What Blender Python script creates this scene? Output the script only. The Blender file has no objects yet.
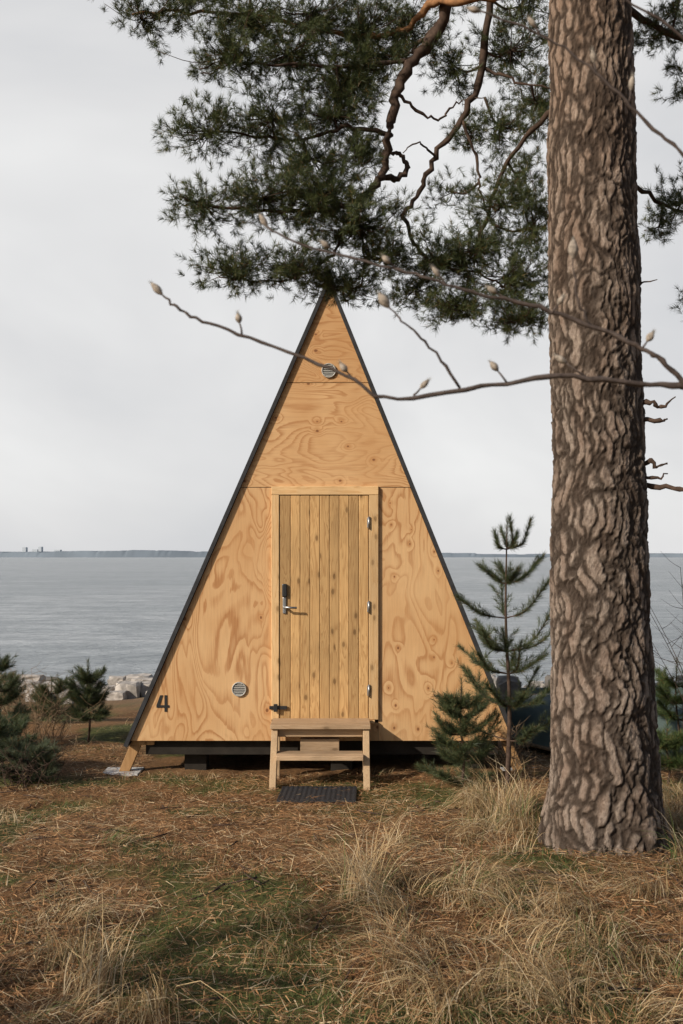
import bpy, math, random
import numpy as np
from mathutils import Vector, noise as mn
R=np.random.default_rng(7); random.seed(7)
scene=bpy.context.scene
scene.view_settings.view_transform='Standard'
scene.view_settings.look='None'
scene.view_settings.exposure=0

# ---------------------------------------------------------------- node helpers
def mat_new(name,rough=0.8,spec=0.3):
    m=bpy.data.materials.new(name); m.use_nodes=True
    nt=m.node_tree; b=nt.nodes['Principled BSDF']
    b.inputs['Roughness'].default_value=rough
    b.inputs['Specular IOR Level'].default_value=spec
    return m,nt,b
def N(nt,t,**kw):
    n=nt.nodes.new(t)
    for k,v in kw.items():
        if k in n.inputs.keys(): n.inputs[k].default_value=v
        else: setattr(n,k,v)
    return n
def L(nt,a,b): nt.links.new(a,b)
def mth(nt,op,a,b=None,c=None):
    n=nt.nodes.new('ShaderNodeMath'); n.operation=op
    for i,v in enumerate((a,b,c)):
        if v is None: continue
        if isinstance(v,(int,float)): n.inputs[i].default_value=v
        else: L(nt,v,n.inputs[i])
    return n.outputs[0]
def ramp(nt,fac,stops,interp='LINEAR'):
    n=nt.nodes.new('ShaderNodeValToRGB'); n.color_ramp.interpolation=interp
    e=n.color_ramp.elements
    while len(e)<len(stops): e.new(0.5)
    for i,(p,c) in enumerate(stops):
        e[i].position=p
        e[i].color=(c,c,c,1) if isinstance(c,(int,float)) else (*c,1)
    L(nt,fac,n.inputs[0]); return n.outputs[0]
def mixc(nt,fac,a,b,mode='MIX'):
    n=nt.nodes.new('ShaderNodeMix'); n.data_type='RGBA'; n.blend_type=mode
    if isinstance(fac,(int,float)): n.inputs[0].default_value=fac
    else: L(nt,fac,n.inputs[0])
    for i,v in ((6,a),(7,b)):
        if isinstance(v,tuple): n.inputs[i].default_value=(*v,1)
        else: L(nt,v,n.inputs[i])
    return n.outputs[2]
def objcoord(nt,scale=(1,1,1),loc=(0,0,0)):
    tc=N(nt,'ShaderNodeTexCoord'); mp=N(nt,'ShaderNodeMapping')
    mp.inputs['Scale'].default_value=scale; mp.inputs['Location'].default_value=loc
    L(nt,tc.outputs['Object'],mp.inputs[0]); return mp.outputs[0]
def noi(nt,vec,scale=1,detail=2,rough=.5,dist=0):
    n=N(nt,'ShaderNodeTexNoise'); n.inputs['Scale'].default_value=scale
    n.inputs['Detail'].default_value=detail; n.inputs['Roughness'].default_value=rough
    n.inputs['Distortion'].default_value=dist
    L(nt,vec,n.inputs['Vector']); return n.outputs[0]
def bump(nt,b,h,strength=.3,dist=.01):
    n=N(nt,'ShaderNodeBump'); n.inputs['Strength'].default_value=strength
    n.inputs['Distance'].default_value=dist; L(nt,h,n.inputs['Height'])
    L(nt,n.outputs[0],b.inputs['Normal'])
def knots2d(nt,vec,scale):
    s=N(nt,'ShaderNodeSeparateXYZ'); L(nt,vec,s.inputs[0])
    c=N(nt,'ShaderNodeCombineXYZ'); L(nt,s.outputs[0],c.inputs[0]); L(nt,s.outputs[2],c.inputs[1])
    wv=noi(nt,vec,6,2,.5); 
    v=N(nt,'ShaderNodeTexVoronoi'); v.voronoi_dimensions='2D'; v.inputs['Scale'].default_value=scale
    L(nt,c.outputs[0],v.inputs['Vector'])
    sc=N(nt,'ShaderNodeSeparateColor'); L(nt,v.outputs['Color'],sc.inputs[0])
    d=mth(nt,'ADD',v.outputs['Distance'],mth(nt,'MULTIPLY',mth(nt,'SUBTRACT',wv,.5),.05))
    return d,sc.outputs[0],sc.outputs[1]

def plywood(name,grain='V',loc=(0,0,0),light=(.63,.39,.19),dark=(.34,.135,.042),rings=20,amt=.85,knots=3.6,knot_on=.45,ksz=1.0):
    m,nt,b=mat_new(name,.55,.25)
    s=(1.0,1.0,.42) if grain=='V' else (.34,1.0,1.15)
    v=objcoord(nt,s,loc)
    vk=objcoord(nt,(1,1,.75) if grain=='V' else (.75,1,1),loc)
    d,r1,r2=knots2d(nt,vk,knots)
    on=mth(nt,'GREATER_THAN',r1,knot_on)
    near=mth(nt,'MULTIPLY',on,ramp(nt,d,[(0,1.0),(.10,.45),(.32,0.0)],'EASE'))
    n1=noi(nt,v,2.3,2.2,.5,.6)
    n2=mth(nt,'ADD',n1,mth(nt,'MULTIPLY',near,.13))
    fine=noi(nt,objcoord(nt,(70,70,3.5) if grain=='V' else (3.5,70,70),loc),1,3,.65)
    n3=mth(nt,'ADD',n2,mth(nt,'MULTIPLY',fine,.026))
    fr=mth(nt,'FRACT',mth(nt,'MULTIPLY',n3,rings))
    line=ramp(nt,fr,[(0,0.0),(.42,.06),(.66,.5),(.80,1.0),(.93,.95),(1.0,0.0)])
    n5=noi(nt,objcoord(nt,(1,1,1),(3,5,1)),1.6,2,.5)
    amtv=mth(nt,'MULTIPLY',line,ramp(nt,n5,[(.35,amt*.4),(.6,amt)]))
    amtv=mth(nt,'MULTIPLY',amtv,ramp(nt,fine,[(.3,.55),(.6,1.0)]))
    c=mixc(nt,amtv,light,dark)
    c=mixc(nt,ramp(nt,fine,[(.35,0.0),(.7,.35)]),c,tuple(x*.65 for x in light))
    tone=noi(nt,objcoord(nt,(1.2,1.2,.8),(7,2,4)),1.4,4,.6)
    c=mixc(nt,ramp(nt,tone,[(.38,0.0),(.72,.55)]),c,(.45,.22,.08))
    kr=mth(nt,'MULTIPLY',mth(nt,'ADD',r2,.6),.055*ksz)
    kk=ramp(nt,mth(nt,'DIVIDE',d,kr),[(.0,1.0),(.7,.9),(1.0,0.0)])
    kn=mth(nt,'MULTIPLY',on,kk)
    halo=mth(nt,'MULTIPLY',on,ramp(nt,d,[(.03,.55),(.16,0.0)]))
    c=mixc(nt,halo,c,(.40,.17,.055))
    c=mixc(nt,mth(nt,'MULTIPLY',kn,.8),c,(.14,.05,.02))
    L(nt,c,b.inputs['Base Color'])
    bump(nt,b,line,.15,.002)
    return m
def plank_mat(name,light,dark,sc=1.0,rough=.6,axis='V'):
    m,nt,b=mat_new(name,rough,.2)
    tc=N(nt,'ShaderNodeTexCoord'); oi=N(nt,'ShaderNodeObjectInfo')
    add=N(nt,'ShaderNodeVectorMath'); add.operation='ADD'
    L(nt,tc.outputs['Object'],add.inputs[0])
    cmb=N(nt,'ShaderNodeCombineXYZ')
    r20=mth(nt,'MULTIPLY',oi.outputs['Random'],37.0)
    for i in range(3): L(nt,r20,cmb.inputs[i])
    L(nt,cmb.outputs[0],add.inputs[1])
    mp=N(nt,'ShaderNodeMapping'); mp.inputs['Scale'].default_value={'V':(8*sc,8*sc,.6*sc),'H':(.6*sc,8*sc,8*sc)}[axis]
    L(nt,add.outputs[0],mp.inputs[0])
    n1=noi(nt,mp.outputs[0],1.6,3,.55,.4)
    fr=mth(nt,'FRACT',mth(nt,'MULTIPLY',n1,13))
    line=ramp(nt,fr,[(0,0.0),(.5,.25),(.85,1.0),(1,0.0)])
    mp2=N(nt,'ShaderNodeMapping'); mp2.inputs['Scale'].default_value=(9,1,4.5) if axis=='V' else (4.5,1,9)
    L(nt,add.outputs[0],mp2.inputs[0])
    d,r1,r2=knots2d(nt,mp2.outputs[0],.8)
    kn=mth(nt,'MULTIPLY',mth(nt,'GREATER_THAN',r1,.5),ramp(nt,d,[(0,1.0),(.07,.9),(.11,.3),(.22,0.0)]))
    c=mixc(nt,mth(nt,'MULTIPLY',line,.7),light,dark)
    c=mixc(nt,mth(nt,'MULTIPLY',kn,.8),c,tuple(x*.4 for x in dark))
    hs=N(nt,'ShaderNodeHueSaturation'); L(nt,c,hs.inputs['Color'])
    L(nt,mth(nt,'ADD',mth(nt,'MULTIPLY',oi.outputs['Random'],.42),.78),hs.inputs['Value'])
    st=noi(nt,objcoord(nt,(2.5,2.5,1.2)),1.5,4,.6)
    c2=mixc(nt,ramp(nt,st,[(.4,0.0),(.75,.5)]),hs.outputs[0],tuple(x*.5 for x in light))
    L(nt,c2,b.inputs['Base Color']); bump(nt,b,line,.25,.002)
    return m
def plain(name,col,rough=.6,spec=.3,metal=0,var=.25,vs=8):
    m,nt,b=mat_new(name,rough,spec)
    n=noi(nt,objcoord(nt),vs,4,.6)
    c=mixc(nt,ramp(nt,n,[(.3,0.0),(.7,1.0)]),tuple(x*(1-var) for x in col),tuple(min(1,x*(1+var)) for x in col))
    L(nt,c,b.inputs['Base Color']); b.inputs['Metallic'].default_value=metal
    bump(nt,b,n,.2,.004)
    return m
def vcol_mat(name,rough=.6,spec=.25,trans=0.0):
    m,nt,b=mat_new(name,rough,spec)
    a=N(nt,'ShaderNodeAttribute'); a.attribute_name='Col'
    L(nt,a.outputs['Color'],b.inputs['Base Color'])
    if trans>0:
        t=N(nt,'ShaderNodeBsdfTranslucent'); L(nt,a.outputs['Color'],t.inputs[0])
        mx=N(nt,'ShaderNodeMixShader'); mx.inputs[0].default_value=trans
        L(nt,b.outputs[0],mx.inputs[1]); L(nt,t.outputs[0],mx.inputs[2])
        L(nt,mx.outputs[0],nt.nodes['Material Output'].inputs[0])
    return m

# ---------------------------------------------------------------- mesh helpers
def link(o,parent=None):
    scene.collection.objects.link(o)
    if parent: o.parent=parent
    return o
def empty(name):
    o=bpy.data.objects.new(name,None); return link(o)
def mesh_obj(name,verts,faces,mat,parent=None,smooth=False,bevel=0):
    me=bpy.data.meshes.new(name); me.from_pydata([tuple(v) for v in verts],[],faces); me.update()
    if smooth: me.polygons.foreach_set('use_smooth',[True]*len(me.polygons))
    o=bpy.data.objects.new(name,me)
    if mat: me.materials.append(mat)
    link(o,parent)
    if bevel:
        b=o.modifiers.new('b','BEVEL'); b.width=bevel; b.segments=2; b.limit_method='ANGLE'
    return o
def box(name,x0,x1,y0,y1,z0,z1,mat,parent=None,bevel=.004):
    v=[(x0,y0,z0),(x1,y0,z0),(x1,y1,z0),(x0,y1,z0),(x0,y0,z1),(x1,y0,z1),(x1,y1,z1),(x0,y1,z1)]
    f=[(0,3,2,1),(4,5,6,7),(0,1,5,4),(1,2,6,5),(2,3,7,6),(3,0,4,7)]
    return mesh_obj(name,v,f,mat,parent,False,bevel)
def prism(name,poly,y0,y1,mat,parent=None,bevel=.0):
    n=len(poly)
    v=[(x,y0,z) for x,z in poly]+[(x,y1,z) for x,z in poly]
    f=[tuple(range(n)),tuple(range(2*n-1,n-1,-1))]
    f+=[(i,i+n,(i+1)%n+n,(i+1)%n) for i in range(n)]
    return mesh_obj(name,v,f,mat,parent,False,bevel)
def tri_mesh(name,V,T,C,mat,parent=None):
    me=bpy.data.meshes.new(name)
    me.vertices.add(len(V)); me.vertices.foreach_set('co',V.astype(np.float32).ravel())
    me.loops.add(T.size); me.loops.foreach_set('vertex_index',T.astype(np.int32).ravel())
    me.polygons.add(len(T)); me.polygons.foreach_set('loop_start',np.arange(0,T.size,3,dtype=np.int32))
    me.polygons.foreach_set('loop_total',np.full(len(T),3,dtype=np.int32))
    me.update(calc_edges=True)
    if C is not None:
        a=me.color_attributes.new('Col','FLOAT_COLOR','POINT')
        C4=np.concatenate([C,np.ones((len(C),1))],1).astype(np.float32); a.data.foreach_set('color',C4.ravel())
    me.materials.append(mat)
    o=bpy.data.objects.new(name,me); return link(o,parent)
def nrm(a): return a/np.maximum(np.linalg.norm(a,axis=-1,keepdims=True),1e-9)
def perp(a):
    r=R.normal(size=a.shape); return nrm(np.cross(a,r))
def spline(P,n):
    P=np.array(P,float); out=[]
    Q=np.vstack([2*P[0]-P[1],P,2*P[-1]-P[-2]])
    for i in range(1,len(Q)-2):
        for t in np.linspace(0,1,n,endpoint=False):
            a,b,c,d=Q[i-1],Q[i],Q[i+1],Q[i+2]
            out.append(.5*((2*b)+(-a+c)*t+(2*a-5*b+4*c-d)*t*t+(-a+3*b-3*c+d)*t**3))
    out.append(P[-1]); return np.array(out)
def wob(P,a):
    Q=P.copy(); Q[1:-1]+=R.normal(0,a,(len(P)-2,3)); return Q
class Tubes:
    def __init__(s): s.v=[]; s.f=[]
    def add(s,P,r0,r1,sides=6,rough=0.0,power=1.0):
        P=np.array(P,float); n=len(P); base=len(s.v)
        T=nrm(np.gradient(P,axis=0)); up=np.array([.13,.21,1.0])
        for i in range(n):
            a=np.cross(T[i],up); 
            if np.linalg.norm(a)<.05: a=np.cross(T[i],[1,0,0])
            a/=np.linalg.norm(a); b=np.cross(T[i],a)
            t=(i/(n-1))**power; r=(r0+(r1-r0)*t)*(1+rough*random.uniform(-1,1))
            for k in range(sides):
                th=2*math.pi*k/sides; rr=r*(1+rough*random.uniform(-1,1))
                s.v.append(P[i]+rr*(math.cos(th)*a+math.sin(th)*b))
        for i in range(n-1):
            for k in range(sides):
                k2=(k+1)%sides
                s.f.append((base+i*sides+k,base+i*sides+k2,base+(i+1)*sides+k2,base+(i+1)*sides+k))
        s.f.append(tuple(base+(n-1)*sides+k for k in range(sides)))
        s.f.append(tuple(base+sides-1-k for k in range(sides)))
    def obj(s,name,mat,parent=None): return mesh_obj(name,s.v,s.f,mat,parent,True)
class Needles:
    def __init__(s): s.b=[]; s.a=[]; s.l=[]
    def add(s,b,a,l): s.b.append(b); s.a.append(a); s.l.append(l)
    def build(s,name,mat,parent,per=60,nl=.055,w=.003,col=((.035,.06,.02),(.09,.12,.035)),spread=.8):
        B=np.array(s.b); A=nrm(np.array(s.a)); Ls=np.array(s.l); n=len(B)
        B=np.repeat(B,per,0); A=np.repeat(A,per,0); Ls=np.repeat(Ls,per)
        tint=np.repeat(R.random(n),per)
        t=R.random(n*per)
        rad=perp(A); ang=(spread*(1.15-.6*t))*R.uniform(.6,1.35,n*per)
        D=A*np.cos(ang)[:,None]+rad*np.sin(ang)[:,None]
        D[:,2]+=.12; D=nrm(D)
        p=B+A*(Ls*t)[:,None]; ll=nl*R.uniform(.6,1.2,n*per)
        pp=nrm(np.cross(D,R.normal(size=D.shape)))*(w/2)
        V=np.stack([p-pp,p+pp,p+D*ll[:,None]],1).reshape(-1,3)
        T=np.arange(len(V)).reshape(-1,3)
        c0,c1=np.array(col[0]),np.array(col[1])
        m=np.clip(tint*.7+R.random(n*per)*.4,0,1)[:,None]
        C=c0+(c1-c0)*m
        old=(R.random(n*per)<.05)[:,None]; C=np.where(old,np.array([.20,.12,.04]),C)
        C=np.repeat(C,3,0)
        return tri_mesh(name,V,T,C,mat,parent)

# ---------------------------------------------------------------- terrain
GY=[-60,2,4,5.5,7.8,9.5,12,15,17.5,19.6,22,40,200]
GZ=[.15,.04,.03,0,-.235,-.29,-.34,-.47,-.62,-.92,-1.3,-3,-4]
def g(x,y):
    z=float(np.interp(y,GY,GZ))
    calm=1-math.exp(-((x+.2)**2+(y-8.3)**2)/1.2)
    z+=calm*(.07*mn.noise(Vector((x*.55,y*.55,0)))+.045*mn.noise(Vector((x*1.9,y*1.9,3))))
    z+= .10*math.exp(-((x-2.4)**2/1.6+(y-7.6)**2/1.2))
    if y>14: z+=.16*mn.noise(Vector((x*.35,y*.35,9)))*min(1,(y-14)/3)
    return z
def moss(x,y): return mn.noise(Vector((x*1.0+5,y*1.0,2)))+.4*mn.noise(Vector((x*3.1,y*3.1,8)))
def axis_pts(segs):
    out=[]
    for a,b,s in segs: out+=list(np.arange(a,b,s))
    return out+[segs[-1][1]]
xs=axis_pts([(-3000,-200,700),(-200,-20,20),(-20,-5,.6),(-5,5,.07),(5,20,.6),(20,200,20),(200,3000,700)])
ys=axis_pts([(-60,1,3),(1,11,.07),(11,24,.25),(24,60,6),(60,200,40),(200,5000,1200)])
V=[];F=[];mc_=[]
for y in ys:
    for x in xs:
        near_=abs(x)<60 and y<60
        zz=g(x,y) if near_ else float(np.interp(y,GY,GZ))
        if abs(x)<5 and 1<y<11: zz+=.016*mn.noise(Vector((x*9,y*9,1)))
        V.append((x,y,zz)); mc_.append(max(0,min(1,(moss(x,y)-.02)*5)) if near_ else 0)
nx=len(xs)
for j in range(len(ys)-1):
    for i in range(nx-1):
        a=j*nx+i; F.append((a,a+1,a+nx+1,a+nx))
m,nt,b=mat_new('needle_litter_soil',.95,.1)
v=objcoord(nt)
n1=noi(nt,v,1.1,3,.6); n2=noi(nt,v,22,5,.75)
c=mixc(nt,ramp(nt,n2,[(.3,0.0),(.7,1.0)]),(.045,.024,.011),(.24,.125,.055))
c=mixc(nt,ramp(nt,n1,[(.42,0.0),(.65,.45)]),c,(.30,.17,.08))
at=N(nt,'ShaderNodeAttribute'); at.attribute_name='Col'
sm_=N(nt,'ShaderNodeSeparateColor'); L(nt,at.outputs['Color'],sm_.inputs[0])
mg=mixc(nt,ramp(nt,n2,[(.35,0.0),(.65,1.0)]),(.028,.034,.010),(.10,.12,.035))
c=mixc(nt,mth(nt,'MULTIPLY',sm_.outputs[0],.85),c,mg)
sepz=N(nt,'ShaderNodeSeparateXYZ'); L(nt,v,sepz.inputs[0])
sand=ramp(nt,mth(nt,'DIVIDE',sepz.outputs[1],30),[(.45,0.0),(.56,.7)])
c=mixc(nt,sand,c,(.26,.21,.15))
L(nt,c,b.inputs['Base Color']); bump(nt,b,n2,.8,.02)
ground=mesh_obj('ground',V,F,m,None,True)
ga=ground.data.color_attributes.new('Col','FLOAT_COLOR','POINT')
mm_=np.array(mc_,dtype=np.float32); ga.data.foreach_set('color',np.stack([mm_,mm_,mm_,np.ones_like(mm_)],1).ravel())

# ---------------------------------------------------------------- sea
m,nt,b=mat_new('sea_water',.3,.5)
v=objcoord(nt,(.55,1.3,1))
h1=noi(nt,v,2.2,4,.65,.4); h2=noi(nt,objcoord(nt,(.035,.16,1)),1,4,.65)
hh=mth(nt,'ADD',h1,mth(nt,'MULTIPLY',h2,1.2))
bump(nt,b,hh,1.0,.3)
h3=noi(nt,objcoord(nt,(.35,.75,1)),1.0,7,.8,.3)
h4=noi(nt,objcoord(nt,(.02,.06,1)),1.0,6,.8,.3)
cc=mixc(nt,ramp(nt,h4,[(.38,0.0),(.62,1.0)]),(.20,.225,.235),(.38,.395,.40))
cc=mixc(nt,ramp(nt,h3,[(.42,0.0),(.56,.75)]),cc,(.10,.12,.13))  # shaded wave faces painted into the water colour, bump averages out far off
cc=mixc(nt,ramp(nt,h3,[(.60,0.0),(.70,.5)]),cc,(.5,.51,.51))  # pale glints on the waves, painted into the colour as well
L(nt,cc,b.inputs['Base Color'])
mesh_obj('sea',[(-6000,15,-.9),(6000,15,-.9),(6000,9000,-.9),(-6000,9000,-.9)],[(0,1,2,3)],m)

# far shore
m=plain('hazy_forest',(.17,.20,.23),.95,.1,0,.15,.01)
V=[];F=[]
X=np.arange(-1500,1500,6.0)
for i,x in enumerate(X):
    e=11+5*mn.noise(Vector((x*.004,0,0)))+3.2*mn.noise(Vector((x*.03,2,0)))+2.0*mn.noise(Vector((x*.15,5,0)))
    if x<-300: e+=1
    if x>-180: e-=3.0*min(1,(x+180)/200)
    e=max(e*.85,1.0)
    y=1900+80*math.sin(x*.004)
    V+=[(x,y,-1.2),(x,y+8,e),(x,y+220,e*1.05),(x,y+260,-1.2)]
for i in range(len(X)-1):
    a=4*i
    for k in range(3): F.append((a+k,a+4+k,a+5+k,a+1+k))
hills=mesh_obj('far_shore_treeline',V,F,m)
city=empty('distant_town')
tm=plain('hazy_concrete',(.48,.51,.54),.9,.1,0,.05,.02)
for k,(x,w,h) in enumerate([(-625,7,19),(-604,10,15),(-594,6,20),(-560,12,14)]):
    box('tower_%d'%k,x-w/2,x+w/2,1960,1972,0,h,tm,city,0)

# ---------------------------------------------------------------- shore rocks
def rocks(name,specs,mats):
    import bmesh
    bm=bmesh.new()
    for (x,y,r,sq) in specs:
        z=max(g(x,y),-.95)
        res=bmesh.ops.create_icosphere(bm,subdivisions=3,radius=1)
        s=random.uniform(0,99); ax=random.uniform(.8,1.5); mi=random.choice([0,0,1])
        for vv in res['verts']:
            p=vv.co.copy(); d=1+.35*mn.noise(p*1.1+Vector((s,0,0)))+.16*mn.noise(p*3+Vector((0,s,0)))
            p=p*d
            for q in range(3):
                lim=.66+.16*math.sin(s+q*1.7); p[q]=max(-lim,min(lim,p[q]))
            p=p+mn.noise_vector(p*2.5+Vector((s,s,0)))*.10
            vv.co=Vector((x+p.x*r*ax,y+p.y*r,z+p.z*r*sq+r*.25))
            for f in vv.link_faces: f.material_index=mi
    me=bpy.data.meshes.new(name); bm.to_mesh(me); bm.free()
    for mm in mats: me.materials.append(mm)
    o=bpy.data.objects.new(name,me); link(o); return o
mA=plain('granite',(.36,.32,.28),.85,.3,0,.4,7); mB=plain('dark_granite',(.13,.115,.10),.85,.3,0,.4,7)
sp=[(-4.35,15.4,.36,.9),(-4.9,15.5,.30,.8),(-3.8,15.8,.26,.8),(-5.35,15.6,.34,.8),(-3.35,15.7,.32,.9),(-4.6,15.0,.2,.8),(-5.1,14.8,.17,.8),(-2.9,15.9,.3,.9),(-4.0,14.6,.15,.8)]
for _ in range(260):
    x=random.uniform(-9,9); y=random.uniform(15.2,20.3); sp.append((x,y,random.choice([.08,.12,.16,.2,.26,.34]),random.uniform(.5,.9)))
sp+=[(5.0,14.8,.35,.8),(5.6,15.3,.4,.7),(4.4,15.3,.3,.8)]
rocks('shore_rocks',sp,[mA,mB])

# ---------------------------------------------------------------- A-frame cabin
cabin=empty('a_frame_cabin')
YF=9.0
AX,AZ=-.115,4.15; LX,RX,BZ=-1.905,1.545,.03
def edgeL(z): return LX+(AX-LX)*(z-BZ)/(AZ-BZ)
def edgeR(z): return RX+(AX-RX)*(z-BZ)/(AZ-BZ)
plyA=plywood('plywood_left','V',(0,0,0),rings=17,amt=1.0,knots=3.0,knot_on=.75,ksz=.6)
plyB=plywood('plywood_right','V',(4.3,0,1.7),rings=13,amt=.85,knots=5.4,knot_on=.45,ksz=.9)
plyC=plywood('plywood_upper','H',(2.1,0,.6),light=(.62,.375,.18),rings=22,amt=.85,knots=4.6,knot_on=.6,ksz=.8)
plyD=plywood('plywood_top','H',(8.1,0,3.6),light=(.57,.33,.15),rings=26,amt=.85,knots=5.0,knot_on=.5,ksz=.9)
zS,zT=2.324,3.27; gp=.006
prism('panel_left',[(edgeL(BZ),BZ),(-.632,BZ),(-.632,zS-gp),(edgeL(zS),zS-gp)],YF,YF+.02,plyA,cabin)
prism('panel_right',[(.333,BZ),(edgeR(BZ),BZ),(edgeR(zS),zS-gp),(.333,zS-gp)],YF,YF+.02,plyB,cabin)
prism('panel_upper',[(edgeL(zS),zS),(edgeR(zS),zS),(edgeR(zT),zT-gp),(edgeL(zT),zT-gp)],YF,YF+.02,plyC,cabin)
prism('panel_top',[(edgeL(zT),zT),(edgeR(zT),zT),(AX,AZ)],YF,YF+.02,plyD,cabin)
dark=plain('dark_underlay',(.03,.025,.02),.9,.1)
prism('backing',[(LX+.03,BZ+.01),(RX-.03,BZ+.01),(AX,AZ-.06)],YF+.022,YF+.06,dark,cabin)
prism('back_wall',[(LX,BZ),(RX,BZ),(AX,AZ)],13.5,13.54,plyC,cabin)
roofm=plain('roofing_felt',(.03,.03,.032),.8,.3,0,.3,20)
def roof(name,x0,sgn):
    d=Vector((AX-x0,0,AZ-BZ)).normalized()
    n=Vector((sgn*d.z,0,-sgn*d.x))
    if n.z<0: n=-n
    t=.036
    base=Vector((x0,0,BZ))-d*.06; top=Vector((AX,0,AZ))+d*.05
    poly=[(base.x,base.z),(top.x,top.z),(top.x+n.x*t*.9,top.z+n.z*t*.9),(base.x+n.x*t,base.z+n.z*t)]
    if sgn>0: poly=poly[::-1]
    prism(name,poly,YF-.035,13.6,roofm,cabin)
roof('roof_left',LX-.004,-1); roof('roof_right',RX+.004,1)
prism('ridge_cap',[(AX-.06,AZ-.02),(AX+.06,AZ-.02),(AX+.012,AZ+.09),(AX-.012,AZ+.09)],YF-.042,13.61,roofm,cabin)
# door
frm=plank_mat('door_frame_wood',(.64,.42,.21),(.50,.28,.11),.8)
frmH=plank_mat('door_head_wood',(.64,.42,.21),(.50,.28,.11),.8,.6,'H')
box('frame_left',-.632,-.563,YF-.03,YF+.02,.225,2.25,frm,cabin)
box('frame_right',.247,.333,YF-.03,YF+.02,.225,2.25,frm,cabin)
box('frame_head',-.632,.333,YF-.032,YF+.02,2.252,2.33,frmH,cabin)
box('threshold',-.60,.30,YF-.06,YF+.02,.195,.222,frmH,cabin)
box('under_door_panel',-.629,.330,YF-.002,YF+.02,BZ,.192,plyB,cabin,0)
dm=plank_mat('door_board_wood',(.53,.325,.14),(.31,.155,.055),1.0)
edges=[-.560,-.46,-.372,-.283,-.195,-.108,-.02,.068,.155,.243]
box('door_core',-.558,.241,YF,YF+.02,.226,2.248,dark,cabin,0)
for i in range(9):
    box('door_board_%d'%(i+1),edges[i]+.001,edges[i+1]-.001,YF-.022,YF-.001,.228,2.247,dm,cabin,.006)
steel=plain('brushed_steel',(.35,.35,.35),.4,.5,.9,.1,30)
black=plain('black_plastic',(.02,.02,.02),.4,.5,0,.1,30)
def cyl(name,p0,p1,r,mat,parent,sides=14):
    t=Tubes(); t.add([p0,p1],r,r,sides); return t.obj(name,mat,parent)
for i,z in enumerate((2.0,1.24,.487)):
    box('hinge_%d'%i,.231,.252,YF-.036,YF-.0225,z-.045,z+.045,steel,cabin,.002)
    cyl('hinge_pin_%d'%i,(.247,YF-.04,z-.055),(.247,YF-.04,z+.055),.008,steel,cabin)
box('lock_reader',-.535,-.49,YF-.05,YF-.022,1.33,1.45,black,cabin,.01)
box('lock_plate',-.53,-.498,YF-.036,YF-.022,1.18,1.328,steel,cabin,.006)
cyl('handle_neck',(-.514,YF-.035,1.24),(-.514,YF-.085,1.24),.011,steel,cabin)
cyl('handle_lever',(-.518,YF-.085,1.24),(-.40,YF-.085,1.235),.010,steel,cabin)
box('bolt_strap',-.65,-.49,YF-.045,YF-.031,.318,.35,black,cabin,.003)
box('bolt_body',-.61,-.575,YF-.065,YF-.046,.30,.37,black,cabin,.003)
vm=plain('vent_metal',(.42,.40,.36),.5,.4,.2,.1)
def vent(name,x,z,r):
    vs=[];fs=[];n=28
    prof=[(r,0.0),(r,-.016),(r*.9,-.02),(r*.84,-.012),(r*.84,.0)]
    for (rr,yy) in prof:
        for k in range(n):
            a=2*math.pi*k/n; vs.append((x+rr*math.cos(a),YF-.001+yy,z+rr*math.sin(a)))
    for j in range(len(prof)-1):
        for k in range(n):
            fs.append((j*n+k,j*n+(k+1)%n,(j+1)*n+(k+1)%n,(j+1)*n+k))
    mesh_obj(name+'_ring',vs,fs,vm,cabin,True)
    t=Tubes(); t.add([(x,YF-.0035,z),(x,YF-.002,z)],r*.85,r*.85,28); t.obj(name+'_dark_core',black,cabin)
    for i in range(-3,4):
        zz=z+i*r*.24; hw=math.sqrt(max(0,(r*.84)**2-(zz-z)**2))
        box(name+'_louvre_%d'%(i+3),x-hw,x+hw,YF-.014,YF-.005,zz-.0045,zz+.0035,vm,cabin,0)
vent('vent_top',-.115,3.375,.066); vent('vent_low',-.925,.497,.066)
prism('numeral_4',[(-1.672,.33),(-1.60,.33),(-1.60,.293),(-1.577,.293),(-1.577,.33),(-1.558,.33),(-1.558,.352),(-1.577,.352),(-1.577,.442),(-1.60,.442),(-1.60,.352),(-1.643,.352),(-1.615,.442),(-1.64,.442),(-1.672,.352)],YF-.006,YF-.001,black,cabin)
wd=plank_mat('weathered_wood',(.42,.24,.105),(.28,.14,.05),1.0)
wdh=plank_mat('step_wood',(.48,.33,.20),(.34,.21,.11),1.0,.6,'H')
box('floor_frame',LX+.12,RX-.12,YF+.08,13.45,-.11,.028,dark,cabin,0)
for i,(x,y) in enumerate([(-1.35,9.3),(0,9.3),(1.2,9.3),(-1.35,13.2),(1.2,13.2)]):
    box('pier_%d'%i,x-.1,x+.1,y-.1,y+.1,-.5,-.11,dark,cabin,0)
conc=plain('concrete',(.50,.48,.45),.9,.2)
for i,(s,y) in enumerate([(-1,9.02),(-1,13.3),(1,9.02),(1,13.3)]):
    x0=LX if s<0 else RX
    a=[(x0-s*.13,.10),(x0-s*.03,.10),(x0+s*.125,-.262),(x0+s*.025,-.262)]
    if s>0: a=a[::-1]
    prism('brace_leg_%d'%i,a,y+.05,y+.11,wd,cabin,.004)
    cx=x0+s*.10
    box('footing_%d'%i,cx-.17,cx+.17,y-.05,y+.25,-.34,-.264,conc,cabin,.006)
box('brace_tie',LX-.0,LX+.2,YF+.06,YF+.09,-.02,.02,wd,cabin,.003)

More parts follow.
